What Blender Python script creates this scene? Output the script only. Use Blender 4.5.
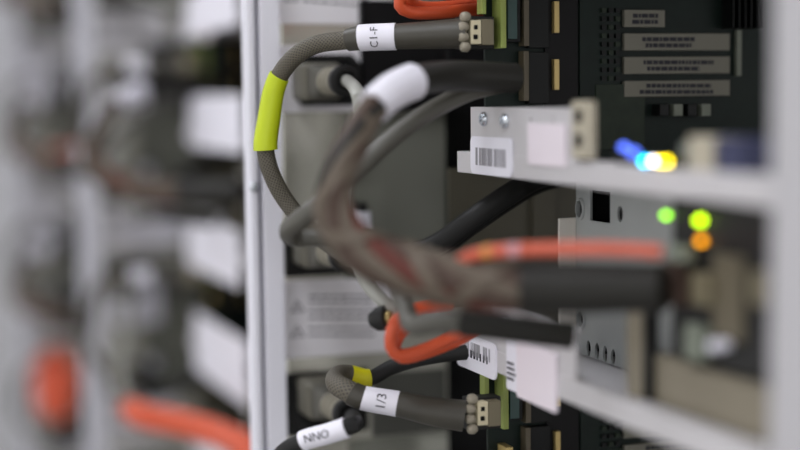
import bpy, bmesh, math, random
from mathutils import Vector, Matrix
random.seed(7)
S = bpy.context.scene
C = S.collection
for o in list(bpy.data.objects): bpy.data.objects.remove(o)

# ------------------------------------------------------------------ camera
F = 1500.0                                   # focal length in pixels of the 800x450 frame
CAMZ = 1.30
ROLL = .0125                                 # the photograph is turned slightly
vx, vy = 553 * math.cos(ROLL) - 124 * math.sin(ROLL), 553 * math.sin(ROLL) + 124 * math.cos(ROLL)
PITCH = math.atan(vy / F)
YAW = math.atan(vx / F * math.cos(PITCH))
cam = bpy.data.cameras.new('camera')
camo = bpy.data.objects.new('camera', cam); C.objects.link(camo)
camo.location = (0, 0, CAMZ)
camo.rotation_euler = (Matrix.Rotation(-YAW, 3, 'Z') @ Matrix.Rotation(math.pi / 2 - PITCH, 3, 'X') @ Matrix.Rotation(-ROLL, 3, 'Z')).to_euler()
cam.sensor_width = 36; cam.lens = F / 800 * 36
cam.clip_start = .02; cam.clip_end = 50
cam.dof.use_dof = True
cam.dof.focus_distance = .685
cam.dof.aperture_fstop = 2.4
S.camera = camo
RM = camo.rotation_euler.to_matrix()

# ------------------------------------------------------------------ light
w = bpy.data.worlds.new('world'); S.world = w; w.use_nodes = True
w.node_tree.nodes['Background'].inputs[0].default_value = (.93, .92, .93, 1)
w.node_tree.nodes['Background'].inputs[1].default_value = 1.15
S.view_settings.view_transform = 'Standard'
S.view_settings.look = 'None'
S.view_settings.gamma = 1
S.view_settings.use_curve_mapping = False
S.view_settings.exposure = 0.14
PANEL_POWER = 8.0

# ------------------------------------------------------------------ pixel helper
def P(px, py, d=None, X=None, Y=None):
    r = RM @ Vector(((px - 400) / F, -(py - 225) / F, -1))
    if X is not None: t = X / r.x
    elif Y is not None: t = Y / r.y
    else: t = d
    return Vector((0, 0, CAMZ)) + r * t
def project(v):
    q = RM.transposed() @ (Vector(v) - Vector((0, 0, CAMZ)))
    if q.z > -.05: return None
    return (400 + F * q.x / -q.z, 225 - F * q.y / -q.z)

# ------------------------------------------------------------------ materials
def lin(c):
    return tuple(((v / 255) / 12.92 if v / 255 <= .04045 else ((v / 255 + .055) / 1.055) ** 2.4) for v in c) + (1,)
def mat(name, col, rough=.5, metal=0, noise=.0, nscale=60, bump=0, bscale=400, emit=0, coat=0, col2=None):
    m = bpy.data.materials.new(name); m.use_nodes = True
    nt = m.node_tree; b = nt.nodes['Principled BSDF']
    c = lin(col)
    b.inputs['Base Color'].default_value = c
    b.inputs['Roughness'].default_value = rough
    b.inputs['Metallic'].default_value = metal
    if coat: b.inputs['Coat Weight'].default_value = coat
    tc = nt.nodes.new('ShaderNodeTexCoord')
    if noise or col2:
        n = nt.nodes.new('ShaderNodeTexNoise'); n.inputs['Scale'].default_value = nscale; n.inputs['Detail'].default_value = 4
        nt.links.new(tc.outputs['Object'], n.inputs['Vector'])
        mx = nt.nodes.new('ShaderNodeMix'); mx.data_type = 'RGBA'
        c2 = lin(col2) if col2 else tuple(v * (1 - noise) for v in c[:3]) + (1,)
        mx.inputs[6].default_value = c; mx.inputs[7].default_value = c2
        nt.links.new(n.outputs['Fac'], mx.inputs[0]); nt.links.new(mx.outputs[2], b.inputs['Base Color'])
    if bump:
        n2 = nt.nodes.new('ShaderNodeTexNoise'); n2.inputs['Scale'].default_value = bscale
        nt.links.new(tc.outputs['Object'], n2.inputs['Vector'])
        bp = nt.nodes.new('ShaderNodeBump'); bp.inputs['Strength'].default_value = bump; bp.inputs['Distance'].default_value = .0006
        nt.links.new(n2.outputs['Fac'], bp.inputs['Height']); nt.links.new(bp.outputs['Normal'], b.inputs['Normal'])
    if emit:
        b.inputs['Emission Color'].default_value = c; b.inputs['Emission Strength'].default_value = emit
    return m
def braid(name, c1, c2, around=15, along=560):
    m = bpy.data.materials.new(name); m.use_nodes = True
    nt = m.node_tree; b = nt.nodes['Principled BSDF']; b.inputs['Roughness'].default_value = .55
    uv = nt.nodes.new('ShaderNodeUVMap'); uv.uv_map = 'UVMap'
    sp = nt.nodes.new('ShaderNodeSeparateXYZ'); nt.links.new(uv.outputs[0], sp.inputs[0])
    def math_(op, a, bb):
        n = nt.nodes.new('ShaderNodeMath'); n.operation = op
        for i, v in enumerate((a, bb)):
            if v is None: continue
            if isinstance(v, (int, float)): n.inputs[i].default_value = v
            else: nt.links.new(v, n.inputs[i])
        return n.outputs[0]
    u = math_('MULTIPLY', sp.outputs[0], around * 2 * math.pi); v = math_('MULTIPLY', sp.outputs[1], along * 2 * math.pi)
    s1 = math_('SINE', math_('ADD', u, v), None); s2 = math_('SINE', math_('SUBTRACT', u, v), None)
    h = math_('MAXIMUM', s1, s2)
    f = math_('MULTIPLY_ADD', h, .5); f.node.inputs[2].default_value = .5
    mx = nt.nodes.new('ShaderNodeMix'); mx.data_type = 'RGBA'
    mx.inputs[6].default_value = lin(c1); mx.inputs[7].default_value = lin(c2)
    nt.links.new(f, mx.inputs[0]); nt.links.new(mx.outputs[2], b.inputs['Base Color'])
    bp = nt.nodes.new('ShaderNodeBump'); bp.inputs['Strength'].default_value = .6; bp.inputs['Distance'].default_value = .0005
    nt.links.new(f, bp.inputs['Height']); nt.links.new(bp.outputs['Normal'], b.inputs['Normal'])
    return m
M = dict(
    white=mat('white_paint', (226, 225, 232), .45, noise=.05, nscale=30),
    post=mat('shaded_white_paint', (182, 180, 182), .5, noise=.05, nscale=30), greyr=mat('light_grey_rubber', (134, 129, 114), .5),  # post: rack white darkened, the shade on the near post put into its colour
    tray=mat('pale_steel', (202, 199, 200), .42, .15, noise=.06, nscale=40),
    panel=mat('grey_steel', (186, 190, 188), .45, .1, noise=.08, nscale=50),
    tab=mat('cream_steel', (240, 234, 224), .5),
    pdu=mat('glossy_grey_steel', (192, 190, 177), .15, .25, noise=.06, nscale=12),
    strip_shade=mat('strip_shade_grey', (138, 139, 128), .12, .3, noise=.06, nscale=12), charcoal=mat('charcoal_cover', (82, 82, 76), .4, .1),  # first one: the strip's grey darkened for the dimmer right side of its face
    olive=mat('olive_sheet', (88, 84, 70), .5, .2, noise=.2, nscale=20),
    dark=mat('dark_steel', (40, 40, 40), .5, .3, noise=.2, nscale=20),
    blackcover=mat('black_cover', (18, 17, 18), .5, noise=.2),
    label=mat('white_label', (232, 230, 238), .55, noise=.03),
    pink=mat('pinkish_label', (230, 220, 226), .55, noise=.03),
    plate=mat('white_plate', (236, 233, 236), .4, noise=.03),
    ink=mat('ink', (42, 42, 50), .7), faint=mat('faint_ink', (150, 148, 152), .7), greyink=mat('grey_ink', (104, 102, 108), .7),
    black=mat('black_plastic', (34, 34, 33), .42, noise=.15),
    greyp=mat('grey_plastic', (104, 101, 89), .42, noise=.08, bump=.1),
    greyd=mat('grey_rubber', (84, 82, 74), .5, noise=.1),
    lightcord=mat('light_grey_cord', (158, 158, 150), .35),
    shrink=mat('grey_shrink', (70, 67, 57), .45, col2=(54, 51, 44), nscale=90, bump=.3, bscale=150),
    darkshrink=mat('dark_shrink', (42, 41, 37), .45, noise=.2, nscale=60),
    blackcord=mat('black_cord', (36, 36, 35), .5),
    loop=mat('grey_cord', (84, 82, 74), .45, noise=.1),
    braid=braid('grey_braid', (36, 33, 28), (96, 90, 76)),
    yellow=mat('neon_yellow_sleeve', (190, 206, 8), .4, noise=.08, nscale=80),
    yellow2=mat('dull_yellow_sleeve', (208, 200, 16), .4, noise=.08, nscale=80),
    cream=mat('cream_plastic', (206, 196, 164), .5), tan=mat('tan_plastic', (112, 104, 82), .5),
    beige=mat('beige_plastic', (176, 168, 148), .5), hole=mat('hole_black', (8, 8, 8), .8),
    pcb=mat('circuit_green', (22, 38, 31), .45, col2=(12, 21, 18), nscale=120), pcbl=mat('circuit_green_light', (52, 62, 48), .45, col2=(30, 40, 32), nscale=150),
    edge=mat('board_edge', (150, 164, 84), .5), teal=mat('teal_chip', (44, 74, 70), .4), chip=mat('chip_black', (16, 18, 17), .4),
    gold=mat('brass_contact', (196, 172, 112), .35, .4), slot=mat('slot_brown', (92, 84, 66), .5),
    paper=mat('grey_paper_label', (128, 126, 113), .6, noise=.05),
    silver=mat('silver_screw', (205, 210, 215), .25, .9), bead=mat('pale_wire', (146, 139, 122), .5),
    orange=mat('orange_fiber', (208, 84, 46), .4), orange2=mat('orange_cable', (206, 94, 68), .4),
    red=mat('red_wire', (92, 48, 40), .45), brown=mat('brown_wire', (76, 61, 53), .5), taupe=mat('taupe_wire', (96, 86, 75), .5),
    bandy=mat('ochre_band', (206, 142, 66), .5), bandm=mat('mauve_band', (196, 146, 152), .5),
    mesh=braid('mesh_wrap', (96, 84, 74), (160, 150, 136), 4, 90),
    khaki=mat('khaki_metal', (128, 120, 102), .5, noise=.1), greygreen=mat('grey_green', (120, 126, 112), .5),
    blueport=mat('blue_port', (44, 48, 80), .5), floor=mat('floor_tile', (150, 150, 150), .5, noise=.1, nscale=3),
    wall=mat('wall_paint', (190, 190, 192), .7, noise=.03, nscale=4), ceil=mat('ceiling_paint', (220, 220, 220), .8, noise=.03, nscale=4),
    lamp=mat('lamp_diffuser', (245, 247, 255), .5, emit=PANEL_POWER),
    led_g=mat('led_green', (150, 245, 0), .4, emit=5.5), led_y=mat('led_lime', (190, 240, 0), .4, emit=7.5), led_a=mat('led_amber', (235, 150, 0), .4, emit=4.6),
    led_c=mat('led_cyan', (0, 200, 255), .4, emit=12), led_w=mat('led_white', (255, 240, 255), .4, emit=13), led_yy=mat('led_yellow', (255, 225, 0), .4, emit=12),
    led_b=mat('led_blue', (90, 120, 255), .4, emit=2.2),
)

for k in ('pcb', 'pcbl', 'chip', 'blackcover', 'hole', 'dark', 'black', 'blackcord', 'darkshrink', 'brown', 'taupe', 'red'):
    M[k].node_tree.nodes['Principled BSDF'].inputs['Specular IOR Level'].default_value = .22

# ------------------------------------------------------------------ mesh builder
X_, Y_, Z_ = Vector((1, 0, 0)), Vector((0, 1, 0)), Vector((0, 0, 1))
class MB:
    def __init__(s): s.v = []; s.f = []; s.uv = []      # uv: one list per face
    def add(s, vs, fs, uvs=None):
        n = len(s.v); s.v += [Vector(v) for v in vs]
        for i, f in enumerate(fs):
            s.f.append([k + n for k in f]); s.uv.append(uvs[i] if uvs else None)
        return s
    def box(s, a, b):
        x0, x1 = sorted((a[0], b[0])); y0, y1 = sorted((a[1], b[1])); z0, z1 = sorted((a[2], b[2]))
        return s.add([(x0,y0,z0),(x1,y0,z0),(x1,y1,z0),(x0,y1,z0),(x0,y0,z1),(x1,y0,z1),(x1,y1,z1),(x0,y1,z1)],
                     [(0,3,2,1),(4,5,6,7),(0,1,5,4),(1,2,6,5),(2,3,7,6),(3,0,4,7)])
    def prism(s, outline, depth):                         # outline: 3D loop, depth: vector
        n = len(outline); d = Vector(depth)
        vs = [Vector(p) for p in outline] + [Vector(p) + d for p in outline]
        fs = [list(range(n - 1, -1, -1)), list(range(n, 2 * n))] + [(i, (i+1) % n, n + (i+1) % n, n + i) for i in range(n)]
        return s.add(vs, fs)
    def rings(s, rings_, cap=True):                       # list of loops of equal length, skinned
        n = len(rings_[0]); vs = [p for r in rings_ for p in r]; fs = []
        for i in range(len(rings_) - 1):
            for j in range(n): fs.append((i*n+j, i*n+(j+1) % n, (i+1)*n+(j+1) % n, (i+1)*n+j))
        if cap: fs.append(list(range(n - 1, -1, -1))); fs.append([(len(rings_)-1)*n + j for j in range(n)])
        return s.add(vs, fs)
    def lathe(s, o, axis, prof, seg=16):                  # prof: (distance along axis, radius)
        a = Vector(axis).normalized(); u = a.orthogonal().normalized(); v = a.cross(u)
        return s.rings([[Vector(o) + a*t + (u*math.cos(2*math.pi*j/seg) + v*math.sin(2*math.pi*j/seg))*r for j in range(seg)] for t, r in prof])
    def tube(s, fr, radii, seg=14, off=None, cap=True, squash=None):
        n = len(fr); vs = []; fs = []; uvs = []
        for i, (p, t, u, v, L) in enumerate(fr):
            r = radii[i]
            for j in range(seg):
                a = 2*math.pi*j/seg
                vs.append(p + u*math.cos(a)*r + v*math.sin(a)*r)
        for i in range(n - 1):
            for j in range(seg):
                fs.append((i*seg+j, i*seg+(j+1) % seg, (i+1)*seg+(j+1) % seg, (i+1)*seg+j))
                a, b_ = j/seg, (j+1)/seg; l0, l1 = fr[i][4], fr[i+1][4]
                uvs.append([(a, l0), (b_, l0), (b_, l1), (a, l1)])
        if cap:
            for i0, rev in ((0, True), (n-1, False)):
                k = [i0*seg + j for j in range(seg)]; fs.append(k[::-1] if rev else k); uvs.append([(0, 0)]*seg)
        return s.add(vs, fs, uvs)
def spline(pts, step=.003):
    p = [Vector(q) for q in pts]; p = [p[0]*2 - p[1]] + p + [p[-1]*2 - p[-2]]
    out = []; ks = []
    for i in range(1, len(p) - 2):
        n = max(2, int((p[i+1]-p[i]).length / step))
        for k in range(n):
            t = k / n
            a, b, c, d = p[i-1], p[i], p[i+1], p[i+2]
            out.append(.5*((2*b) + (c-a)*t + (2*a-5*b+4*c-d)*t*t + (3*b-a-3*c+d)*t**3)); ks.append(i - 1 + t)
    out.append(p[-2]); ks.append(len(pts) - 1.0)
    return out, ks
def frames(pts, step=.003):
    q, ks = spline(pts, step); fr = []; L = 0; u = None
    for i, p in enumerate(q):
        t = (q[min(i+1, len(q)-1)] - q[max(i-1, 0)]).normalized()
        u = t.orthogonal().normalized() if u is None else (u - t*u.dot(t)).normalized()
        if i: L += (p - q[i-1]).length
        fr.append((p, t, u, t.cross(u), L))
    return fr, ks
def lerp_r(r, ks):
    if isinstance(r, (int, float)): return [r]*len(ks)
    return [r[int(k)] + (r[min(int(k)+1, len(r)-1)] - r[int(k)])*(k-int(k)) for k in ks]
def cable(pts, r, seg=14, step=.003, ends=None):
    fr, ks = frames(pts, step); rad = lerp_r(r, ks)
    if ends:
        sel = [i for i, k in enumerate(ks) if ends[0] - 1e-6 <= k <= ends[1] + 1e-6]
        fr = [fr[i] for i in sel]; rad = [rad[i] for i in sel]
    m = MB(); m.tube(fr, rad, seg); return m
def sub(fr, ks, a, b): return [f for f, k in zip(fr, ks) if a - 1e-6 <= k <= b + 1e-6]
def holes_plate(outer, holes, t):
    cu = bpy.data.curves.new('tmp', 'CURVE'); cu.dimensions = '2D'; cu.fill_mode = 'BOTH'; cu.extrude = t/2
    for loop in [outer] + holes:
        sp = cu.splines.new('POLY'); sp.points.add(len(loop) - 1); sp.use_cyclic_u = True
        for q, (x, y) in zip(sp.points, loop): q.co = (x, y, 0, 1)
    o = bpy.data.objects.new('tmp', cu); me = bpy.data.meshes.new_from_object(o)
    r = [v.co.copy() for v in me.vertices], [list(p.vertices) for p in me.polygons]
    bpy.data.objects.remove(o); bpy.data.curves.remove(cu); bpy.data.meshes.remove(me); return r
def text2d(txt, size):
    cu = bpy.data.curves.new('tmp', 'FONT'); cu.body = txt; cu.size = size; cu.align_x = 'CENTER'; cu.align_y = 'CENTER'; cu.resolution_u = 2
    o = bpy.data.objects.new('tmp', cu); me = bpy.data.meshes.new_from_object(o)
    r = [(v.co.x, v.co.y) for v in me.vertices], [list(p.vertices) for p in me.polygons]
    bpy.data.objects.remove(o); bpy.data.curves.remove(cu); bpy.data.meshes.remove(me); return r
def ell(cx, cy, rx, ry, n=16): return [(cx + rx*math.cos(2*math.pi*i/n), cy + ry*math.sin(2*math.pi*i/n)) for i in range(n)]
def rrect(x0, y0, x1, y1, r, n=4):
    o = []
    for cx, cy, a0 in ((x1-r, y1-r, 0), (x0+r, y1-r, 90), (x0+r, y0+r, 180), (x1-r, y0+r, 270)):
        for k in range(n + 1):
            a = math.radians(a0 + 90*k/n); o.append((cx + r*math.cos(a), cy + r*math.sin(a)))
    return o

# ------------------------------------------------------------------ things and parts
ALL = []
def mesh_obj(name, mb, m, origin, smooth, bevel):
    me = bpy.data.meshes.new(name)
    bm = bmesh.new()
    uvl = bm.loops.layers.uv.new('UVMap') if any(u for u in mb.uv) else None
    vs = [bm.verts.new(v - origin) for v in mb.v]
    for f, uv in zip(mb.f, mb.uv):
        try: fc = bm.faces.new([vs[i] for i in f])
        except ValueError: continue
        if uvl and uv:
            for lp, q in zip(fc.loops, uv): lp[uvl].uv = q
    bmesh.ops.recalc_face_normals(bm, faces=bm.faces)
    if bevel:
        bmesh.ops.bevel(bm, geom=[e for e in bm.edges if len(e.link_faces) == 2 and e.calc_face_angle(0) > .6], offset=bevel, segments=2, affect='EDGES', profile=.6)
    for f in bm.faces: f.smooth = smooth
    bm.to_mesh(me); bm.free(); me.materials.append(m)
    if smooth:
        try: me.set_sharp_from_angle(angle=math.radians(42))
        except Exception: pass
    o = bpy.data.objects.new(name, me); C.objects.link(o); return o
GROUPS = dict(rack_cabinet='rack cabinets along the aisle', power_strip='rack power strips', server_tray='server trays in the racks', black_plate='black plates',
    power_cable='braided power cables', power_plug='plugs in the power strips', cable_harness='thick wire bundles', grey_loop_cable='grey looped cables',
    black_cable='thick black cables', fiber_cable='orange fiber cables', fiber_bundle='orange fiber bundles', orange_cable='orange cables on the bundles')
class Thing:
    def __init__(s, name, label, cat, short=None, group=None):
        s.name, s.label, s.cat, s.short, s.group = name, label, cat, short, group or GROUPS.get(name); s.parts = []
    def part(s, name, mb, m, parent=None, smooth=False, bevel=0, label=None, kind=None):
        s.parts.append((name, mb, M[m], parent, smooth, bevel, label, kind)); return len(s.parts) - 1
    def done(s):
        vs = [v for p in s.parts for v in p[1].v]
        lo = [min(v[i] for v in vs) for i in range(3)]; hi = [max(v[i] for v in vs) for i in range(3)]
        base = Vector(((lo[0]+hi[0])/2, (lo[1]+hi[1])/2, lo[2]))
        s.lo, s.hi = Vector(lo), Vector(hi); objs = []
        if len(s.parts) == 1:
            n, mb, m, _, sm, bv, _, _ = s.parts[0]
            root = mesh_obj(s.name, mb, m, base, sm, bv); root.location = base
        else:
            root = bpy.data.objects.new(s.name, None); C.objects.link(root); root.location = base; root.empty_display_size = .01
            for n, mb, m, par, sm, bv, lb, kd in s.parts:
                o = mesh_obj(n, mb, m, base, sm, bv); o.parent = root if par is None else objs[par]; objs.append(o)
                if lb: o['label'] = lb
                if kd: o['kind'] = kd
        root['label'] = s.label; root['category'] = s.cat
        if s.group: root['group'] = s.group
        root.name = s.name
        s.root = root; ALL.append(s); return s
def copy_tree(o, parent=None):
    c = o.copy(); C.objects.link(c)
    if parent: c.parent = parent
    for ch in [x for x in o.children]: copy_tree(ch, c)
    return c
def in_view(lo, hi, d):
    us = []
    for i in range(8):
        q = project(Vector((hi.x if i & 1 else lo.x, hi.y if i & 2 else lo.y, hi.z if i & 4 else lo.z)) + d)
        if q: us.append(q)
    if not us: return False
    return max(u[0] for u in us) > -15 and min(u[0] for u in us) < 815 and max(u[1] for u in us) > -15 and min(u[1] for u in us) < 465
def dup(t, d, label):
    d = Vector(d)
    if not in_view(t.lo, t.hi, d): return
    bpy.context.view_layer.update()
    r = copy_tree(t.root); r.location = t.root.location + d; r['label'] = label
    if t.group: r['group'] = t.group
    return r
def struct(name, mb, m):
    o = mesh_obj(name, mb, M[m], Vector((0, 0, 0)), False, 0); o['kind'] = 'structure'; return o

# ------------------------------------------------------------------ reference planes
X0 = P(457, 162, d=.70).x                    # aisle face of the server trays
XP = X0 + .052                               # sheet metal panel set back behind the trays
YF = P(457, 160, X=X0).y                     # far end of the trays
YN = .375                                    # near end
YPD = .752                                   # face of the power strip
def zX(px, py, X=None): return P(px, py, X=X0 if X is None else X).z
def yX(px, X=None): return P(px, 150, X=X0 if X is None else X).y
def xY(px, Y): return P(px, 150, Y=Y).x
Z1 = zX(457, 172); Z2 = zX(457, 356)         # undersides of the two tray lips
LIP = zX(457, 151) - Z1
DZ = Z1 - Z2
PERIOD = 2 * DZ

# ------------------------------------------------------------------ room
struct('floor', MB().box((-2.6, -3, -.05), (2.2, 5.2, 0)), 'floor')
struct('ceiling', MB().box((-2.6, -3, 2.75), (2.2, 5.2, 2.8)), 'ceil')
struct('wall_back', MB().box((-2.6, 5.2, 0), (2.2, 5.25, 2.75)), 'wall')
for k, y in enumerate((-1.7, -.2, 1.3, 2.8)):
    t = Thing('ceiling_light', ['flat white ceiling light behind the camera', 'flat white ceiling light above the camera', 'flat white ceiling light over the second rack', 'flat white ceiling light at the aisle end'][k], 'light', group='ceiling lights over the aisle')
    m = MB(); m.box((-.82, y-.42, 2.70), (-.80, y+.42, 2.75)); m.box((-.22, y-.42, 2.70), (-.20, y+.42, 2.75)); m.box((-.80, y-.42, 2.70), (-.22, y-.40, 2.75)); m.box((-.80, y+.40, 2.70), (-.22, y+.42, 2.75))
    t.part('frame', m, 'white'); t.part('diffuser', MB().box((-.80, y-.40, 2.715), (-.22, y+.40, 2.749)), 'lamp'); t.done()

# ------------------------------------------------------------------ rack cabinet
YU = .735
xa, xb, xc, xd = [xY(p, YU) for p in (250, 257.5, 262, 282.5)]
def cabinet():
    t = Thing('rack_cabinet', 'white rack upright with a groove beside the yellow sleeved cable, and its cabinet', 'rack')
    t.part('upright', MB().prism([(xa, YU, .02), (xb, YU, .02), (xb, YU+.010, .02), (xc, YU+.010, .02), (xc, YU, .02), (xd, YU, .02), (xd, YU+.013, .02), (xa, YU+.013, .02)], (0, 0, 2.1)), 'white', bevel=.0009)
    sc = P(254, 187, Y=YU)
    for dz in (-2, -1, 0, 1, 2):
        t.part('screw', MB().lathe(sc + Vector((0, 0, dz*PERIOD)), (0, -1, 0), [(-.002, .0016), (.0006, .0026), (.0016, .0022), (.002, .0012)], 14), 'silver', parent=0, smooth=True)
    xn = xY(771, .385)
    t.part('corner_post', MB().prism([(xn, .385, .02), (xn+.03, .385, .02), (xn+.03, .345, .02), (xn+.027, .345, .02), (xn+.027, .382, .02), (xn+.003, .382, .02), (xn+.003, .345, .02), (xn, .345, .02)], (0, 0, 2.1)), 'post', bevel=.0008)  # shade on this post is painted into its darker white
    t.part('side_panel', MB().box((X0-.055, .772, .02), (1.0, .776, 2.12)), 'dark')
    t.part('rear_panel', MB().box((1.0, .178, .02), (1.004, .776, 2.12)), 'dark')
    t.part('roof', MB().box((X0-.055, .178, 2.12), (1.004, .776, 2.14)), 'white')
    t.part('base', MB().box((X0-.055, .178, 0), (1.004, .776, .02)), 'dark')
    return t.done()
cab = cabinet()

# ------------------------------------------------------------------ power strip
PL, PR = xY(283.5, YPD), xY(446, YPD)
def fq(px0, py0, px1, py1, Y): a = P(px0, (py0+py1)/2, Y=Y); b = P(px1, (py0+py1)/2, Y=Y); mid = (px0+px1)/2; return a.x, b.x, P(mid, py1, Y=Y).z, P(mid, py0, Y=Y).z
def strip():
    t = Thing('power_strip', 'glossy grey rack power strip with black outlets behind the cables', 'power strip', 'glossy grey power strip with black outlets')
    body = t.part('body', MB().box((PL, YPD, .12), (PR, .771, 2.05)), 'pdu', bevel=.001)
    def one(dz, first, third):
        D = Vector((0, 0, dz))
        def plate(px0, py0, px1, py1, name, m, th, **k):
            x0, x1, z0, z1 = fq(px0, py0, px1, py1, YPD - th)
            return t.part(name, MB().box((x0, YPD-th, z0+dz), (x1, YPD+.001, z1+dz)), m, bevel=.0004, **k)
        if first: plate(281, 45, 362, 112, 'outlet_plate', 'plate', .0022, label='white plate around the black outlet')
        plate(285, 231, 367, 275, 'outlet_plate', 'black', .0016)
        if third: plate(286, 371, 368, 433, 'outlet_plate', 'black', .0016)
        plate(344, 113, 446, 276, 'strip_shade_plate', 'strip_shade', .0008)  # added plate: the strip face dimming to the right, painted as a darker tone
        if third: plate(372, 371, 446, 434, 'charcoal_cover', 'charcoal', .0010)
        lab = plate(285, 278, 398, 355, 'warning_label', 'plate', .0006, label='white warning label with two triangles and grey text lines')
        x0, x1, z0, z1 = fq(285, 278, 398, 355, YPD-.0008)
        pr = MB(); tr = MB()
        for py in (296, 302, 311, 318, 328, 335):
            px = 309
            while px < 372:
                wd = random.uniform(4, 11)
                a, b, c_, d_ = fq(px, py - 1.0, min(px+wd, 374), py + 1.0, YPD-.0008)
                pr.box((a, YPD-.0008, c_+dz), (b, YPD-.0005, d_+dz)); px += wd + 1.6
        for py in (308, 333):
            a, b, c_, d_ = fq(290, py-8, 305, py+4, YPD-.0008); m_ = (a+b)/2; ins = .0009
            o = [(a, d_*0+c_), (b, c_), (m_, d_)]
            cen = Vector((m_, 0, c_ + (d_-c_)/3))
            loop = [Vector((x, YPD-.0008, z)) for x, z in o]; inn = [p + (Vector((cen.x, p.y, cen.z)) - p)*.30 for p in loop]
            for i in range(3):
                j = (i+1) % 3; tr.prism([loop[i]+D, loop[j]+D, inn[j]+D, inn[i]+D], (0, .0003, 0))
            tr.box((m_-.0003, YPD-.0008, cen.z-.0010+dz), (m_+.0003, YPD-.0005, cen.z+.0016+dz))
        t.part('text_lines', pr, 'greyink', parent=lab); t.part('warning_triangle', tr, 'greyink', parent=lab)
        for (cx, cy) in ([(326, 80)] if first else []) + [(326, 247)] + ([(327, 402)] if third else []):
            c0 = P(cx, cy, Y=YPD); w_, h_, ch = .0185, .0132, .005
            o = [(-w_, -h_+ch), (-w_+ch, -h_), (w_-ch, -h_), (w_, -h_+ch), (w_, h_-ch), (w_-ch, h_), (-w_+ch, h_), (-w_, h_-ch)]
            out = t.part('outlet', MB().prism([(c0.x+x, YPD-.004, c0.z+z+dz) for x, z in o], (0, .005, 0)), 'black', bevel=.0006)
            t.part('outlet_cavity', MB().prism([(c0.x+x*.82, YPD-.0042, c0.z+z*.8+dz) for x, z in o], (0, .003, 0)), 'hole', parent=out)
        b0 = P(360, 207, Y=YPD-.012)
        bt = t.part('breaker_tab', MB().box((b0.x, YPD-.012, b0.z-.003+dz), (b0.x+.004, YPD+.001, b0.z+.002+dz)), 'black', bevel=.0005)
        a = P(359, 231, Y=YPD-.013); b = P(371, 212, Y=YPD-.013)
        tg = t.part('white_tag', MB().box((a.x, YPD-.013, a.z+dz), (b.x, YPD-.0, b.z+dz)), 'label', bevel=.0005, label='small white ribbed tag')
        st = MB()
        for i in range(4): st.box((a.x + (b.x-a.x)*(i+.6)/4.4, YPD-.0132, a.z+.001+dz), (a.x + (b.x-a.x)*(i+.6)/4.4+.0004, YPD-.0128, b.z-.001+dz))
        t.part('tag_ribs', st, 'faint', parent=tg)
    one(PERIOD, True, False); one(0, True, True); one(-PERIOD, False, False); one(-2*PERIOD, True, False)
    return t.done()
pdu = strip()

# ------------------------------------------------------------------ server trays
def aq(px, py, X=None): p = P(px, py, X=X0 if X is None else X); return p
def sticker(t, par, px0, py0, px1, py1, ref, z, m, name, r=.0015, dx=.0008, **k):
    # px box is read on the photograph's tray `ref` (underside height) and moved to the tray at height z
    a = aq(px0, (py0+py1)/2); b = aq(px1, (py0+py1)/2)
    z1 = aq(px0, py0).z - ref + z; z0 = aq(px0, py1).z - ref + z
    o = rrect(b.y, z0, a.y, z1, r)
    i = t.part(name, MB().prism([(X0-dx, y, zz) for y, zz in o], (dx, 0, 0)), m, parent=par, **k)
    return i, a.y, b.y, z0, z1
def bars(t, par, y0, y1, z0, z1, n, m='faint', dx=.001, vert=True, name='barcode'):
    b = MB()
    for i in range(n):
        if random.random() < .1: continue
        if vert:
            y = y0 + (y1-y0)*(i+.2)/n; b.box((X0-dx, y, z0), (X0-dx+.0003, y + (y1-y0)/n*random.choice((.35, .55, .75)), z1))
        else:
            z = z0 + (z1-z0)*(i+.2)/n; b.box((X0-dx, y0, z), (X0-dx+.0003, y0 + (y1-y0)*random.uniform(.6, 1), z + (z1-z0)/n*.45))
    t.part(name, b, m, parent=par)
def tray_base(t, z, ref, kind):
    m = MB(); m.box((X0, YN, z), (X0+.0018, YF, z+LIP)); m.box((X0+.0018, YN, z), (X0+.26, YF, z+.0016)); m.box((X0+.0018, YN, z+LIP-.0016), (X0+.008, YF, z+LIP))
    tr = t.part('tray', m, 'tray', bevel=.0005)
    yb, ya = aq(574, 130).y, aq(470, 130).y
    zt = aq(470, 107).z - Z1 + z
    hl = [ell(aq(px, 120).y, aq(px, py).z - Z1 + z, .0012, .0016, 10) for px, py in ((530, 121), (552, 119))]
    vs, fs = holes_plate([(yb, z+LIP*.8), (ya, z+LIP*.8), (ya, zt), (yb, zt)], hl, .0016)
    fl = t.part('flange', MB().add([(X0 + .0012 + v.z, v.x, v.y) for v in vs], fs), 'tray')
    t.part('flange_fold', MB().box((X0+.0015, yb, zt-.0016), (X0+.004, ya, zt)), 'tray', parent=fl)
    for px, py in ((484, 119), (505, 121)):
        s0 = aq(px, py); s0.z += z - Z1; s0.x = X0 + .0005
        t.part('screw', MB().lathe(s0, (-1, 0, 0), [(0, .0032), (.0012, .0032), (.0022, .0024), (.0022, .0014), (.0012, .0012)], 16), 'silver', parent=fl, smooth=True)
    return tr, fl
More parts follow.
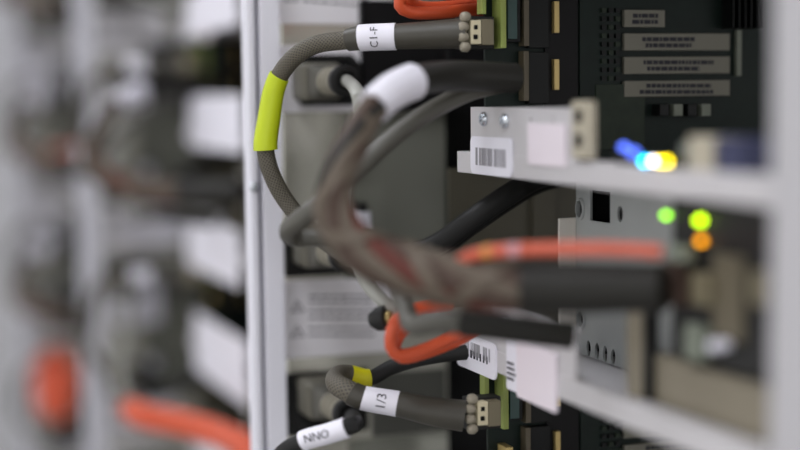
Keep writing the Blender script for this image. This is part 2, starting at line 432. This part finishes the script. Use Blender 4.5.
def card_tray(z=Z1):
    t = Thing('server_tray', 'open server tray with a green circuit board above the upper white lip', 'server', 'open server tray with green circuit board')
    tr, fl = tray_base(t, z, Z1, 'card')
    i, ya, yb, z0, z1 = sticker(t, fl, 472, 136, 513, 173, Z1, z, 'label', 'barcode_sticker', .003, label='rounded white barcode sticker')
    bars(t, i, ya-.006, yb+.006, z0+.004, z1-.005, 24)
    i, ya, yb, z0, z1 = sticker(t, fl, 529, 123, 567, 164, Z1, z, 'pink', 'blank_sticker', .0012, .0007, label='pinkish white square sticker')
    # cream socket with two holes at the flange end
    ya, yb = aq(576, 130).y, aq(592, 130).y; zb, zt = aq(576, 158).z - Z1 + z, aq(576, 101).z - Z1 + z
    sk = t.part('cream_socket', MB().box((X0-.002, yb, zb), (X0+.002, ya, zt)), 'beige', bevel=.0006, label='beige socket with two dark holes')
    for f in (.32, .74): t.part('socket_hole', MB().prism([(X0-.0023, (ya+yb)/2+.0005+y, zb+(zt-zb)*f+zz) for y, zz in rrect(-.0028, -.0025, .0028, .0025, .001)], (.001, 0, 0)), 'hole', parent=sk)
    # the circuit board, its face towards the near end of the tray
    YB = .632; zt = z + DZ*.99; D = Vector((0, 0, z - Z1))
    xe = xY(486, YB)
    bd = t.part('circuit_board', MB().box((xe, YB, z+.0016), (X0+.25, YB+.002, zt)), 'pcb')
    def fb(name, px0, py0, px1, py1, m, th=.003, y=YB, **k):
        a = P(px0, py1, Y=y-th); b = P(px1, py0, Y=y-th)
        k.setdefault('bevel', .0003)
        zz0 = max(a.z + D.z, z+.0016)
        return t.part(name, MB().box((a.x, y-th, zz0), (b.x, y, max(min(b.z + D.z, zt), zz0+.001))), m, parent=k.pop('parent', bd), **k)
    fb('board_edge', 482, -40, 486, 14, 'edge', .006)
    fb('riser_edge', 501, -40, 506, 48, 'edge', .010)
    fb('riser_card', 506, -40, 520, 42, 'chip', .006); fb('teal_module', 508, -40, 517, 39, 'teal', .008)
    fb('slot_rail', 524, -40, 529, 46, 'slot', .006); fb('slot_rail', 524, 51, 529, 101, 'slot', .006)
    fb('slot_body', 529, -40, 549, 48, 'chip', .004); fb('slot_body', 529, 52, 549, 104, 'chip', .004)
    fb('contact', 554.5, 1, 559.5, 33, 'gold', .004); fb('contact', 554.5, 59, 559.5, 90, 'gold', .004)
    fb('contact', 504, 67, 511, 87, 'gold', .010)
    fb('small_board', 580, -40, 620, 96, 'pcb', .0015); fb('pale_board_patch', 596, 84, 645, 150, 'pcbl', .0022)
    fb('black_shroud', 545, -40, 578, 112, 'blackcover', .0012)
    for ix in range(3):
        for iy in range(9):
            fb('chip', 602 + ix*7, 8 + iy*8.5, 606.5 + ix*7, 12.5 + iy*8.5, 'chip' if (ix+iy) % 3 else 'pcbl', .003, bevel=0)
    for (a, b, c_, d_, lines) in ((624.5, 10, 665, 27, 2), (624.5, 33.5, 730, 50.5, 2), (624.5, 56.5, 730, 74, 2), (624.5, 80, 730, 97, 2)):
        L = fb('paper_label', a, b, c_, d_, 'paper', .0026)
        pr = MB()
        for li in range(lines):
            x = a + (c_-a)*random.uniform(.12, .22); xe_ = c_ - (c_-a)*random.uniform(.12, .4)
            y0 = b + (d_-b)*(.22 + .36*li)
            while x < xe_:
                wd = random.uniform(2, 7); p0 = P(x, y0+4, Y=YB-.0028)+D; p1 = P(min(x+wd, xe_), y0, Y=YB-.0028)+D
                pr.box((p0.x, YB-.0028, p0.z), (p1.x, YB-.0025, p1.z)); x += wd + 1
        t.part('label_print', pr, 'ink', parent=L)
    fb('heat_sink', 737, 30, 742, 76, 'greygreen', .003)
    for k in range(6): fb('heat_sink_fin', 733 + k*6, -40, 735 + k*6, 28, 'chip', .01)
    for k in range(4): fb('capacitor', 660 + k*14, 104, 669 + k*14, 116, 'greygreen' if k % 2 else 'chip', .008)
    # things along the near part of the lip: ports and lamps
    zl = z + LIP
    def ab(name, px0, px1, h0, h1, m, x0, x1, **k):
        return t.part(name, MB().box((x0, aq(px1, 150).y, z+h0), (x1, aq(px0, 150).y, z+h1)), m, bevel=.0005, **k)
    ab('port_block', 678, 702, .0016, .021, 'beige', X0+.004, X0+.016)
    ab('blue_port', 705, 732, .0016, .021, 'blueport', X0+.004, X0+.016)
    ab('lamp_strip', 612, 676, LIP, LIP+.004, 'black', X0+.001, X0+.004)
    ab('grey_chip', 655, 668, .0016, .018, 'greygreen', X0+.01, X0+.02)
    for px, py, m, r in ((641.5, 161, 'led_c', .0013), (650.5, 161, 'led_w', .0008), (657, 161.5, 'led_yy', .0010), (664.5, 161.5, 'led_yy', .0010), (630, 153, 'led_b', .0018), (620, 147, 'led_b', .0014)):
        s0 = aq(px, py) + D; s0.x = X0
        t.part('indicator_lamp', MB().lathe(s0 + Vector((.002, 0, 0)), (-1, -.6, 0), [(0, r), (.0015, r), (.0024, r*.7), (.0028, r*.3)], 12), m, smooth=True)
    return t.done()
def panel_tray(z=Z2):
    t = Thing('server_tray', 'closed server tray with a grey punched steel panel above the lower white lip', 'server', 'closed server tray with grey punched panel')
    tr, fl = tray_base(t, z, Z2, 'panel')
    i, ya, yb, z0, z1 = sticker(t, fl, 458, 330, 497, 364, Z2, z, 'label', 'barcode_sticker', .003, label='white barcode sticker on the lip')
    bars(t, i, ya-.005, yb+.006, z1-.009, z1-.003, 22)
    bars(t, i, ya-.005, yb+.007, z0+.006, z0+.0095, 9, 'ink', name='serial_print')
    i, ya, yb, z0, z1 = sticker(t, fl, 519, 340, 558, 396, Z2, z, 'pink', 'blank_sticker', .0012, .0012, label='large pinkish white sticker over the lip')
    i, ya, yb, z0, z1 = sticker(t, fl, 508, 340, 519, 388, Z2, z, 'label', 'narrow_sticker', .0008, .0008, label='narrow white sticker with dark marks')
    bars(t, i, ya-.001, yb+.001, z0+.004, z1-.006, 5, 'ink', vert=False, name='dark_marks')
    # punched panel
    D = Vector((0, 0, z - Z2)); pz = lambda px, py: P(px, py, X=XP)
    ya = pz(576, 200).y; yb = .36; z0 = z + .0016; z1 = z + DZ - .001
    hs = []
    def H(px, py, wpx, hpx, rect=False):
        c0 = pz(px, py); ry = (pz(px-wpx/2, py).y - pz(px+wpx/2, py).y)/2; rz = (pz(px, py-hpx/2).z - pz(px, py+hpx/2).z)/2
        cz = c0.z + D.z
        hs.append([(c0.y-ry, cz-rz), (c0.y+ry, cz-rz), (c0.y+ry, cz+rz), (c0.y-ry, cz+rz)] if rect else ell(c0.y, cz, ry, rz, 18))
        return c0 + D, ry, rz
    r1 = H(581, 209, 6, 17)
    H(600, 206.5, 20, 31, True); H(620, 214, 5.5, 16)
    r2 = H(582, 319, 6, 16)
    for px, py in ((588.5, 348.5), (597, 351), (605, 354), (613, 357)): H(px, py, 4.4, 16)
    # the round holes sit a little right of the panel's far edge
    vs, fs = holes_plate([(yb, z0), (ya, z0), (ya, z1), (yb, z1)], hs, .0012)
    pn = t.part('punched_panel', MB().add([(XP + .0006 + v.z, v.x, v.y) for v in vs], fs), 'panel')
    for c0, ry, rz in (r1, r2):
        m = MB(); n = 18; rr = [[(x, c0.y + ry*k*math.cos(2*math.pi*j/n), c0.z + rz*k*math.sin(2*math.pi*j/n)) for j in range(n)] for x, k in ((XP-.0002, 1.35), (XP-.0012, 1.2), (XP-.0012, 1.02), (XP+.0008, 1.0))]
        m.rings(rr, cap=False); t.part('hole_rim', m, 'panel', parent=pn, smooth=True)
    t.part('hole_shade_sheet', MB().box((XP+.010, yb, z0), (XP+.012, ya+.001, z1)), 'hole')  # black sheets added behind the panel to paint the dark inside its holes
    t.part('hole_shade_edge', MB().box((XP+.0014, ya-.001, z0), (XP+.010, ya+.0005, z1)), 'hole')
    a = pz(576, 359.5) + D
    t.part('panel_foot', MB().box((XP-.003, yb, z0), (XP, ya, a.z)), 'panel', parent=pn, bevel=.0004)
    s0 = pz(579, 346.5) + D
    t.part('screw', MB().lathe((XP, s0.y+.002, s0.z), (-1, 0, 0), [(0, .0032), (.003, .003), (.004, .002)], 14), 'silver', parent=pn, smooth=True)
    t.part('panel_tab', MB().box((pz(560, 230).x*0 + xY(559, ya), ya, z0), (xY(576, ya), ya+.0015, P(567, 218, Y=ya).z + D.z)), 'tab', bevel=.0004, label='pale upright tab at the panel edge')
    ys = .700
    t.part('end_sheet', MB().box((xY(449, ys), ys, z0), (X0+.26, ys+.002, z1)), 'olive')
    t.part('end_rib', MB().box((xY(530, ys), ys-.004, z0), (xY(553, ys), ys, z1)), 'olive', bevel=.0006)
    # near end: black module with lamps, contacts and a khaki base
    XM = X0 + .004
    def am(name, px0, py0, px1, py1, m, dx=.004, x=XM, **k):
        a, b = P(px0, py1, X=x), P(px1, py0, X=x); mid = (px0+px1)/2
        za, zb = P(mid, py1, X=x).z + D.z, P(mid, py0, X=x).z + D.z
        k.setdefault('bevel', .0006)
        return t.part(name, MB().box((x, max(b.y, YN+.002), max(za, z0)), (x+dx*1.6, a.y, min(zb, z1-.0005))), m, **k)
    hm = am('black_module', 672, 206, 790, 372, 'black', .02, X0+.012)
    am('module_plate', 712, 255, 742, 340, 'slot', .002, X0+.010, parent=hm)
    am('contact', 690, 274, 707, 306, 'tan', .004, X0+.007, parent=hm); am('contact', 750, 272, 765, 306, 'tan', .004, X0+.007, parent=hm)
    am('grey_green_clip', 668, 246, 684, 262, 'greygreen', .003, X0+.006, parent=hm); am('grey_green_clip', 684, 325, 700, 360, 'greygreen', .003, X0+.006, parent=hm)
    am('red_connector', 661, 262, 676, 305, 'brown', .005, X0+.006, parent=hm)
    c0 = P(713, 346, X=X0+.004) + D
    t.part('screw', MB().lathe(c0, (-1, 0, 0), [(-.006, .0018), (.0, .0022), (.0012, .0016)], 14), 'label', parent=hm, smooth=True)
    am('khaki_base', 650, 373, 780, 440, 'khaki', .012, X0+.010)
    am('lever', 626, 305, 641, 402, 'khaki', .003, X0+.006, bevel=.001); am('lever_slot', 641, 305, 648, 398, 'black', .003, X0+.007)
    for px, py, m, r in ((663, 215.5, 'led_g', .0010), (697, 220.5, 'led_y', .0013), (698, 241, 'led_a', .0012)):
        s0 = P(px, py, X=X0+.010) + D
        t.part('indicator_lamp', MB().lathe(s0 + Vector((.002, 0, 0)), (-1, -.3, 0), [(0, r), (.0012, r), (.0022, r*.7), (.0026, r*.3)], 12), m, parent=hm, smooth=True)
    return t.done()
def cover():
    # black plate across the far end of the open bays
    t = Thing('black_plate', 'black plate behind the upper cable connectors', 'cover', 'black plate behind cable connectors')
    a = P(364, 112, Y=.745); m = MB(); m.box((a.x, .745, a.z), (X0+.26, .748, Z1+DZ*.98)); m.box((a.x, .745, a.z), (a.x+.002, .7515, Z1+DZ*.98))
    t.part('plate', m, 'blackcover', bevel=.0004)
    t.part('vertical_rib', MB().box((xY(447, .741), .741, a.z), (xY(452, .741), .745, Z1+DZ*.98)), 'dark', bevel=.0003)
    return t.done()
ct = card_tray(); pt = panel_tray(); cv = cover()

# ------------------------------------------------------------------ plugs and cables
def C_(*a): return P(a[0], a[1], d=a[2])
def plug(t, px, py, par=None):
    """straight appliance plug pushed into the outlet at (px, py), pointing along -Y"""
    b = P(px, py, Y=YPD-.004); x, z = b.x, b.z
    def loop(y, w, h, r): return [Vector((x+q, y, z+s)) for q, s in rrect(-w, -h, w, h, r, 4)]
    y = YPD - .001
    m = MB(); m.rings([loop(y, .0100, .0096, .003), loop(y-.021, .0100, .0096, .003), loop(y-.0222, .0092, .0088, .003)])
    pb = t.part('plug_body', m, 'greyp', smooth=True)
    m = MB(); m.rings([loop(y-.020, .0086, .0090, .003), loop(y-.028, .0080, .0086, .0035), loop(y-.031, .0064, .0070, .0045), loop(y-.032, .005, .0055, .0045)])
    t.part('plug_shoulder', m, 'greyd', smooth=True, parent=pb)
    prof = [(0, .0046)]
    for k in range(3): prof += [(.003+k*.0074, .0046), (.0036+k*.0074, .0072), (.0072+k*.0074, .0072), (.0078+k*.0074, .0046)]
    prof += [(.0255, .0046)]
    t.part('strain_relief', MB().lathe((x, y-.030, z), (0, -1, 0), prof, 18), 'greyr', smooth=True, parent=pb)
    prof = [(0, .0050), (.0005, .0078), (.0045, .0078), (.005, .0072), (.005, .0050), (.003, .0046)]
    t.part('rubber_collar', MB().lathe((x, y-.0545, z), (0, -1, 0), prof, 18), 'black', smooth=True, parent=pb)
    return Vector((x, y-.057, z))
def wrap(t, par, cpt, axis, r, txt, size, rot, m, name):
    vs, fs = text2d(txt, size); axis = Vector(axis).normalized()
    to_cam = (Vector((0, 0, CAMZ)) - cpt); n0 = (to_cam - axis*to_cam.dot(axis)).normalized(); v0 = axis.cross(n0)
    if v0.z < 0: v0 = -v0
    out = []
    for x, y in vs:
        a, h = (x, y) if not rot else (-y, x)               # a along the cable, h round it (upwards)
        th = h / r; out.append(cpt + axis*a + n0*math.cos(th)*r + v0*math.sin(th)*r)
    t.part(name, MB().add(out, fs), m, parent=par)
def beads(t, pts, r, par=None):
    for a in pts:
        t.part('wire_end', MB().lathe(a - X_*.0016, (1, 0, 0), [(0, r*.6), (.0007, r*.95), (.0018, r*1.02), (.0032, r), (.0044, r*.6)], 10), 'bead', smooth=True, parent=par)
def connector(t, px, py, d, par=None):
    """cream two-pin connector block, wires on its left"""
    def bx(name, x0, y0, x1, y1, m, dep, dd=0, **k):
        a = C_(px+x0, py+y1, d+dd); b = C_(px+x1, py+y0, d+dd)
        return t.part(name, MB().box((a.x, a.y, a.z), (b.x, a.y+dep, b.z)), m, bevel=.0004, **k)
    sh = bx('connector_shell', -14, -16, 22, 17, 'blackcord', .008, .004, parent=par)
    cf = bx('connector_face', -5, -12, 6, 12, 'cream', .006, 0, parent=par)
    bx('connector_side', 6, -13, 19, 13, 'tan', .006, .002, parent=par)
    for dy in (-4.8, 4.8): bx('pin_hole', -2, dy-2.4, 2.6, dy+2.4, 'hole', .001, -.0003, parent=cf)
    beads(t, [C_(px-14 + (2 if k in (0, 3) else 0), py-15 + k*10, d-.001) for k in range(4)], .0023, par)

def power_cord():
    t = Thing('power_cable', 'grey braided power cord with neon yellow sleeve arching to the top connector', 'cable', 'grey braided power cord with yellow sleeve')
    e = plug(t, 312, 246)
    pts = [C_(466, 33, .672), C_(430, 35, .674), C_(396, 36.5, .676), C_(360, 38, .679), C_(348, 40, .681), C_(318, 44, .686), C_(297, 55, .690), C_(282, 72, .694), C_(274, 90, .696), C_(269, 118, .697), C_(265.5, 150, .698), C_(274, 180, .70), C_(292, 209, .702), C_(318, 236, .70), C_(348, 256, .675), C_(362, 262, .672), e + Vector((0, -.012, 0)), e]
    fr, ks = frames(pts, .002)
    px = lambda r, d=.69: r*d/F
    def seg(a, b, r0, r1=None, name='cord', m='braid', par=None, lb=None, seg_=16):
        f = sub(fr, ks, a, b); n = len(f); r1 = r1 or r0
        mb = MB(); mb.tube(f, [r0 + (r1-r0)*i/(n-1) for i in range(n)], seg_)
        return t.part(name, mb, m, smooth=True, parent=par, label=lb), f
    seg(3.8, 17, px(9.2), px(8.6), 'cord', 'braid')
    seg(0, 2.1, px(15), px(12.5), 'shrink_tube', 'shrink')
    seg(2.9, 4.1, px(12.2), px(11.2), 'shrink_collar', 'shrink')
    i, f = seg(2.0, 3.0, px(13.4), px(13.2), 'white_tag', 'label', lb='white printed wrap label')
    mid = f[len(f)//2]
    wrap(t, i, mid[0] - mid[1]*.0, -mid[1], px(13.55), 'C1-F', .0052, True, 'ink', 'tag_print')
    seg(7.2, 10.0, px(10.6), px(12.4), 'yellow_sleeve', 'yellow', lb='neon yellow sleeve')
    connector(t, 476, 32, .668)
    return t.done()
def lower_cord():
    t = Thing('power_cable', 'grey braided power cord folded back at the lower connector', 'cable', 'folded grey braided power cord')
    d = .668
    pts = [C_(464, 416, d), C_(430, 411, d), C_(398, 404, d+.002), C_(363, 398, d+.003), C_(348, 391, d+.004), C_(336, 383, d+.012), C_(338, 375, d+.024), C_(350, 374, d+.03), C_(370, 378, d+.032), C_(392, 367, d+.035), C_(424, 358, d+.03), C_(470, 352, d+.03), C_(520, 352, d+.03)]
    fr, ks = frames(pts, .002); px = lambda r: r*.67/F
    def seg(a, b, r0, r1, name, m, lb=None):
        f = sub(fr, ks, a, b); n = len(f); mb = MB(); mb.tube(f, [r0 + (r1-r0)*i/(n-1) for i in range(n)], 16)
        return t.part(name, mb, m, smooth=True, label=lb), f
    seg(3.6, 7.2, px(11.5), px(9.5), 'cord', 'braid')
    seg(0, 2.1, px(16), px(13), 'shrink_tube', 'shrink')
    seg(2.9, 3.9, px(12.5), px(12.5), 'shrink_collar', 'shrink')
    i, f = seg(2.0, 3.0, px(13.2), px(12.6), 'white_tag', 'label', 'white printed wrap label')
    mid = f[len(f)//2 - 1]
    wrap(t, i, mid[0], -mid[1], px(13.3), '1/3', .0062, True, 'ink', 'tag_print')
    seg(6.9, 8.1, px(9.5), px(9.5), 'yellow_sleeve', 'yellow2', 'dull yellow sleeve')
    seg(8.0, 12, px(8), px(8), 'black_cord', 'blackcord')
    connector(t, 483, 414, .666)
    return t.done()
def upper_plug():
    t = Thing('power_plug', 'grey plug with light grey cord in the upper white-plated outlet', 'plug', 'grey plug with light grey cord')
    e = plug(t, 312, 82)
    pts = [e + Vector((0, .004, 0)), e + Vector((0, -.006, -.0005)), C_(357, 92, .655), C_(360, 112, .652), C_(352, 150, .66), C_(345, 190, .66), C_(346, 232, .657), C_(364, 278, .655), C_(384, 302, .65), C_(404, 313, .65), C_(440, 316, .66), C_(480, 312, .67), C_(520, 304, .68)]
    t.part('cord', cable(pts, .0031), 'lightcord', smooth=True)
    return t.done()
def lower_plug():
    t = Thing('power_plug', 'grey plug with black cord and white printed tag at the bottom', 'plug', 'grey plug with black tagged cord')
    e = plug(t, 316, 394)
    pts = [e + Vector((0, .004, 0)), e + Vector((0, -.006, 0)), C_(354, 424, .655), C_(330, 433, .655), C_(303, 441, .66), C_(280, 456, .665), C_(266, 490, .672), C_(268, 530, .69)]
    fr, ks = frames(pts, .002)
    mb = MB(); mb.tube(fr, [.0038]*len(fr), 14); t.part('cord', mb, 'blackcord', smooth=True)
    f = sub(fr, ks, 2.25, 4.0); mb = MB(); mb.tube(f, [.0046]*len(f), 16)
    i = t.part('white_tag', mb, 'label', smooth=True, label='white printed wrap label')
    mid = f[len(f)//2]
    ax = mid[1] if mid[1].x > 0 else -mid[1]
    wrap(t, i, mid[0], ax, .0051, 'NNO', .0054, False, 'ink', 'tag_print')
    return t.done()
def harness():
    t = Thing('cable_harness', 'thick brown and grey wire bundle looping in front with a white sleeve', 'cable', 'thick brown wire bundle with white sleeve')
    q = [(515, 78, .652), (455, 76, .635), (412, 82, .612), (378, 103, .592), (352, 145, .578), (335, 185, .572), (337, 222, .57), (368, 254, .566), (425, 274, .558), (490, 285, .55), (560, 288, .542), (620, 288, .534), (664, 288, .527)]
    pts = [C_(*a) for a in q]; px = [a[2]/F for a in q]
    fr, ks = frames(pts, .003)
    R = [15, 15.5, 16, 15, 17, 19.5, 22, 26, 29, 28, 25, 24, 23]; R = [r*p for r, p in zip(R, px)]
    rad = lerp_r(R, ks)
    cols = ['red', 'taupe', 'brown', 'taupe', 'darkshrink', 'brown', 'taupe', 'brown']
    for w_ in range(8):
        sel = [(f, r) for f, r, k in zip(fr, rad, ks) if 2.6 <= k <= 10.4]
        f2 = []; r2 = []
        for (p, tg, u, v, L), r in sel:
            a = 2*math.pi*w_/8 + L*46
            rho = r*.60
            f2.append((p + u*math.cos(a)*rho + v*math.sin(a)*rho, tg, u, v, L)); r2.append(r*.36)
        mb = MB(); mb.tube(f2, r2, 10); t.part('wire', mb, cols[w_], smooth=True)
    core = [(f, r*.55) for f, r, k in zip(fr, rad, ks) if 2.6 <= k <= 10.4]
    mb = MB(); mb.tube([c for c, _ in core], [r for _, r in core], 10); t.part('core', mb, 'brown', smooth=True)
    # open mesh wrap: two crossing spiral bands
    for sgn in (1, -1):
        m = MB(); rows = []
        for (p, tg, u, v, L), r, k in zip(fr, rad, ks):
            if not 3.4 <= k <= 9.6: continue
            loop = []
            for j in range(4):
                a = sgn*L*110 + (j-1.5)*.28
                loop.append((u*math.cos(a) + v*math.sin(a), p, r))
            rows.append([pp + dd*rr*.985 for dd, pp, rr in loop] + [pp + dd*rr*1.02 for dd, pp, rr in loop[::-1]])
        m.rings(rows); t.part('spiral_wrap', m, 'taupe', smooth=True)
    def sl(a, b, name, m, dr=0, lb=None):
        s = [(f, r) for f, r, k in zip(fr, rad, ks) if a <= k <= b]
        mb = MB(); mb.tube([x for x, _ in s], [r + dr for _, r in s], 18); return t.part(name, mb, m, smooth=True, label=lb)
    sl(0, 2.1, 'dark_sleeve', 'darkshrink'); sl(2.0, 3.15, 'white_sleeve', 'label', .0012, 'white wrap sleeve')
    sl(9.4, 12, 'dark_sleeve', 'darkshrink', .0006)
    return t.done()
def loop_cord():
    t = Thing('grey_loop_cable', 'smooth grey cable looping down left behind the brown bundle', 'cable', 'smooth grey looped cable')
    q = [(512, 82, .664), (462, 95, .65), (405, 128, .636), (345, 182, .628), (305, 216, .628), (289, 230, .634), (296, 238, .645), (320, 238, .645), (352, 246, .638), (386, 270, .632), (404, 304, .615), (413, 325, .598), (440, 322, .585), (480, 325, .578), (530, 331, .576), (572, 336, .578)]
    pts = [C_(*a) for a in q]
    r = [4, 4, 4, 4, 4.2, 4.2, 4.0, 3.6, 3.6, 3.6, 3.8, 4.2, 4.4, 4.4, 4.4, 4.4]
    t.part('cord', cable(pts, [x*.001 for x in r], ends=(0, 13)), 'loop', smooth=True)
    t.part('dark_sleeve', cable(pts, .0052, ends=(12.5, 15)), 'darkshrink', smooth=True)
    return t.done()
def near_orange():
    t = Thing('orange_cable', 'orange cable lying along the top of the dark sleeve', 'cable', 'orange cable on dark sleeve')
    q = [(440, 282, .566), (452, 266, .556), (478, 254, .546), (520, 250, .536), (580, 249, .53), (630, 250, .526), (662, 252, .522)]
    t.part('cord', cable([C_(*a) for a in q], [.0018, .002, .0022, .0023, .0024, .0024, .0024]), 'orange2', smooth=True)
    for k, m in ((2.15, 'bandy'), (2.75, 'bandm')):
        t.part('colour_band', cable([C_(*a) for a in q], .0025, ends=(k, k+.34)), m, smooth=True)
    return t.done()
def fiber(name_label, short, strands, plugp=None):
    t = Thing('fiber_cable', name_label, 'cable', short)
    for q, r in strands: t.part('strand', cable([C_(*a) for a in q], r), 'orange', smooth=True)
    if plugp:
        a, b = plugp
        ax = (b - a).normalized(); L = (b-a).length
        t.part('boot', MB().lathe(a, ax, [(0, .0032), (L*.3, .0052), (L*.75, .0056), (L*.8, .003)], 14), 'black', smooth=True)
        t.part('ferrule', MB().lathe(a + ax*L*.75, ax, [(0, .0030), (.002, .0030), (.0024, .0012)], 12), 'gold', smooth=True)
    return t.done()
def diag():
    t = Thing('black_cable', 'thick black cable slanting up under the upper tray lip', 'cable', 'thick black slanting cable')
    q = [(372, 262, .715), (410, 255, .71), (440, 243, .705), (470, 221, .70), (505, 197, .70), (534, 180, .712), (560, 172, .725), (590, 166, .735)]
    t.part('cord', cable([C_(*a) for a in q], .0052), 'blackcord', smooth=True)
    t.part('cord', cable([C_(a, b+7, d_+.006) for a, b, d_ in q], .0040), 'blackcord', smooth=True)
    return t.done()
cords = [power_cord(), upper_plug(), harness(), loop_cord(), near_orange(), diag()]
lows = [lower_cord(), lower_plug()]
fib = [fiber('orange fiber cable doubled back below the bundle, beside the warning label', 'orange fiber cable doubled back',
             [([(478, 322, .655), (450, 338, .648), (420, 351, .642), (400, 355, .64), (391, 347, .638), (392, 330, .636), (399, 318, .637), (420, 308, .645), (450, 305, .655)], .0027),
              ([(478, 330, .66), (452, 343, .655), (422, 354, .65), (402, 358, .648), (395, 350, .646), (399, 336, .645), (412, 326, .65), (450, 318, .66)], .0026)],
             (C_(371, 320, .650), C_(392, 317, .646)) ),
       fiber('orange fiber cable bent into a hook at the top', 'orange fiber cable hook',
             [([(500, 8, .71), (470, 10, .70), (435, 13, .69), (410, 12, .685), (400, 5, .682), (404, -6, .68), (430, -14, .676), (470, -16, .68)], .0030),
              ([(500, 2, .72), (470, 4, .71), (435, 7, .70), (414, 5, .69), (408, -4, .68), (425, -10, .68), (470, -12, .685)], .0026)])]

# ------------------------------------------------------------------ repeats: other bays and other racks
BAY = {1: 'topmost bay', 0: 'upper bay', -1: 'lower bay', -2: 'bottom bay'}
RACK = {0: 'nearest rack', 1: 'second rack behind the white upright', 2: 'far third rack at left edge'}
PITCH_R = .60
plain = {}
def plain_sleeve(o):
    """the sleeves on the cables of the other racks are grey, their tray lamps are off"""
    for c in o.children:
        n = c.name.split('.')[0]
        if n == 'yellow_sleeve' or n == 'indicator_lamp':
            key = c.data.name
            if key not in plain:
                plain[key] = c.data.copy(); plain[key].materials[0] = M['shrink'] if n == 'yellow_sleeve' else M['greygreen']
            c.data = plain[key]
            if n == 'yellow_sleeve': c.name = 'shrink_sleeve'; del c['label']
        plain_sleeve(c)
for r in (0, 1, 2):
    dy = PITCH_R * r
    if r:
        for t, lb in ((cab, 'white rack upright and cabinet, ' + ['', 'second from the yellow sleeved cable', 'third and farthest at the left edge'][r]), (pdu, pdu.short + ', ' + RACK[r])):
            dup(t, (0, dy, 0), lb)
    for k in (1, 0, -1, -2):
        dz = PERIOD * k
        for t in [ct, pt] + ([cv] if k >= 0 else []) + (cords if r else []) + (lows if r and k == -2 else []):
            if r == 0 and k == 0: continue
            if t.name == 'orange_cable' and (r, k) != (2, 0): continue
            if t.name in ('cable_harness', 'grey_loop_cable') and (r, k) not in ((1, 0), (2, 1), (2, 0), (2, -1)): continue
            o = dup(t, (0, dy, dz), f"{t.short.replace(' with yellow sleeve', '')}, {BAY[k]}, {RACK[r]}")
            if o and r: plain_sleeve(o)

# ------------------------------------------------------------------ things seen only in the blurred racks
for (a, b, c_, d_, lb) in ((190, 95, 243, 150, 'large square white card on the second rack, right below its top connectors'),
                           (186, -12, 238, 30, 'white card at the top of the second rack'),
                           (128, 210, 182, 246, 'oval-looking white card on the second rack, left of centre'),
                           (188, 222, 240, 276, 'white card beside the bright upright, halfway down'),
                           (196, 326, 247, 388, 'white card beside the bright upright, low on the second rack'),
                           (112, 282, 160, 326, 'small white card low on the second rack, far from the upright'),
                           (20, 58, 52, 88, 'small white card near the top of the far third rack'),
                           (20, 208, 62, 250, 'white card halfway down the far third rack')):
    t = Thing('label_card', lb, 'label', group='white cards on the blurred racks')
    if a < 180:                                            # flat on the power strip
        Y = YPD + PITCH_R*(2 if a < 70 else 1) - .006; p, q = P(a, d_, Y=Y), P(c_, b, Y=Y)
        t.part('card', MB().prism([(x, Y, z) for x, z in rrect(p.x, p.z, q.x, q.z, .004)], (0, .0008, 0)), 'label')
        t.part('clip', MB().box(((p.x+q.x)/2-.008, Y+.0008, q.z-.014), ((p.x+q.x)/2+.008, Y+.006, q.z-.004)), 'tray', bevel=.0005)
    else:                                                  # on the tray lips
        X = X0 - .004; p, q = P(a, (b+d_)/2, X=X), P(c_, (b+d_)/2, X=X)
        z1, z0 = P((a+c_)/2, b, X=X).z, P((a+c_)/2, d_, X=X).z
        t.part('card', MB().prism([(X-.0008, y, z) for y, z in rrect(q.y, z0, p.y, z1, .004)], (.0008, 0, 0)), 'label')
        t.part('clip', MB().box((X, (p.y+q.y)/2-.012, z1-.014), (X+.005, (p.y+q.y)/2+.012, z1-.004)), 'tray', bevel=.0005)
    t.done()
def bundle(lb, q, r, n, spread):
    t = Thing('fiber_bundle', lb, 'cable')
    for k in range(n):
        a = 2*math.pi*k/n
        t.part('strand', cable([C_(x, y, d) + Vector((math.cos(a)*spread, math.cos(a*2)*spread*.5, math.sin(a)*spread)) for x, y, d in q], r, 10, .006), 'orange', smooth=True)
    t.done()
bundle('thick orange fiber bundle crossing the bottom of the second rack', [(131, 409, 1.13), (134, 411, 1.11), (146, 416, 1.09), (180, 422, 1.07), (218, 433, 1.04), (250, 450, 1.0), (275, 480, .98)], .0036, 6, .006)
bundle('orange fiber coil hanging in the far third rack', [(56, 356, 1.75), (46, 372, 1.72), (46, 395, 1.70), (56, 410, 1.68), (66, 400, 1.68), (68, 380, 1.70), (62, 360, 1.74)], .005, 5, .009)
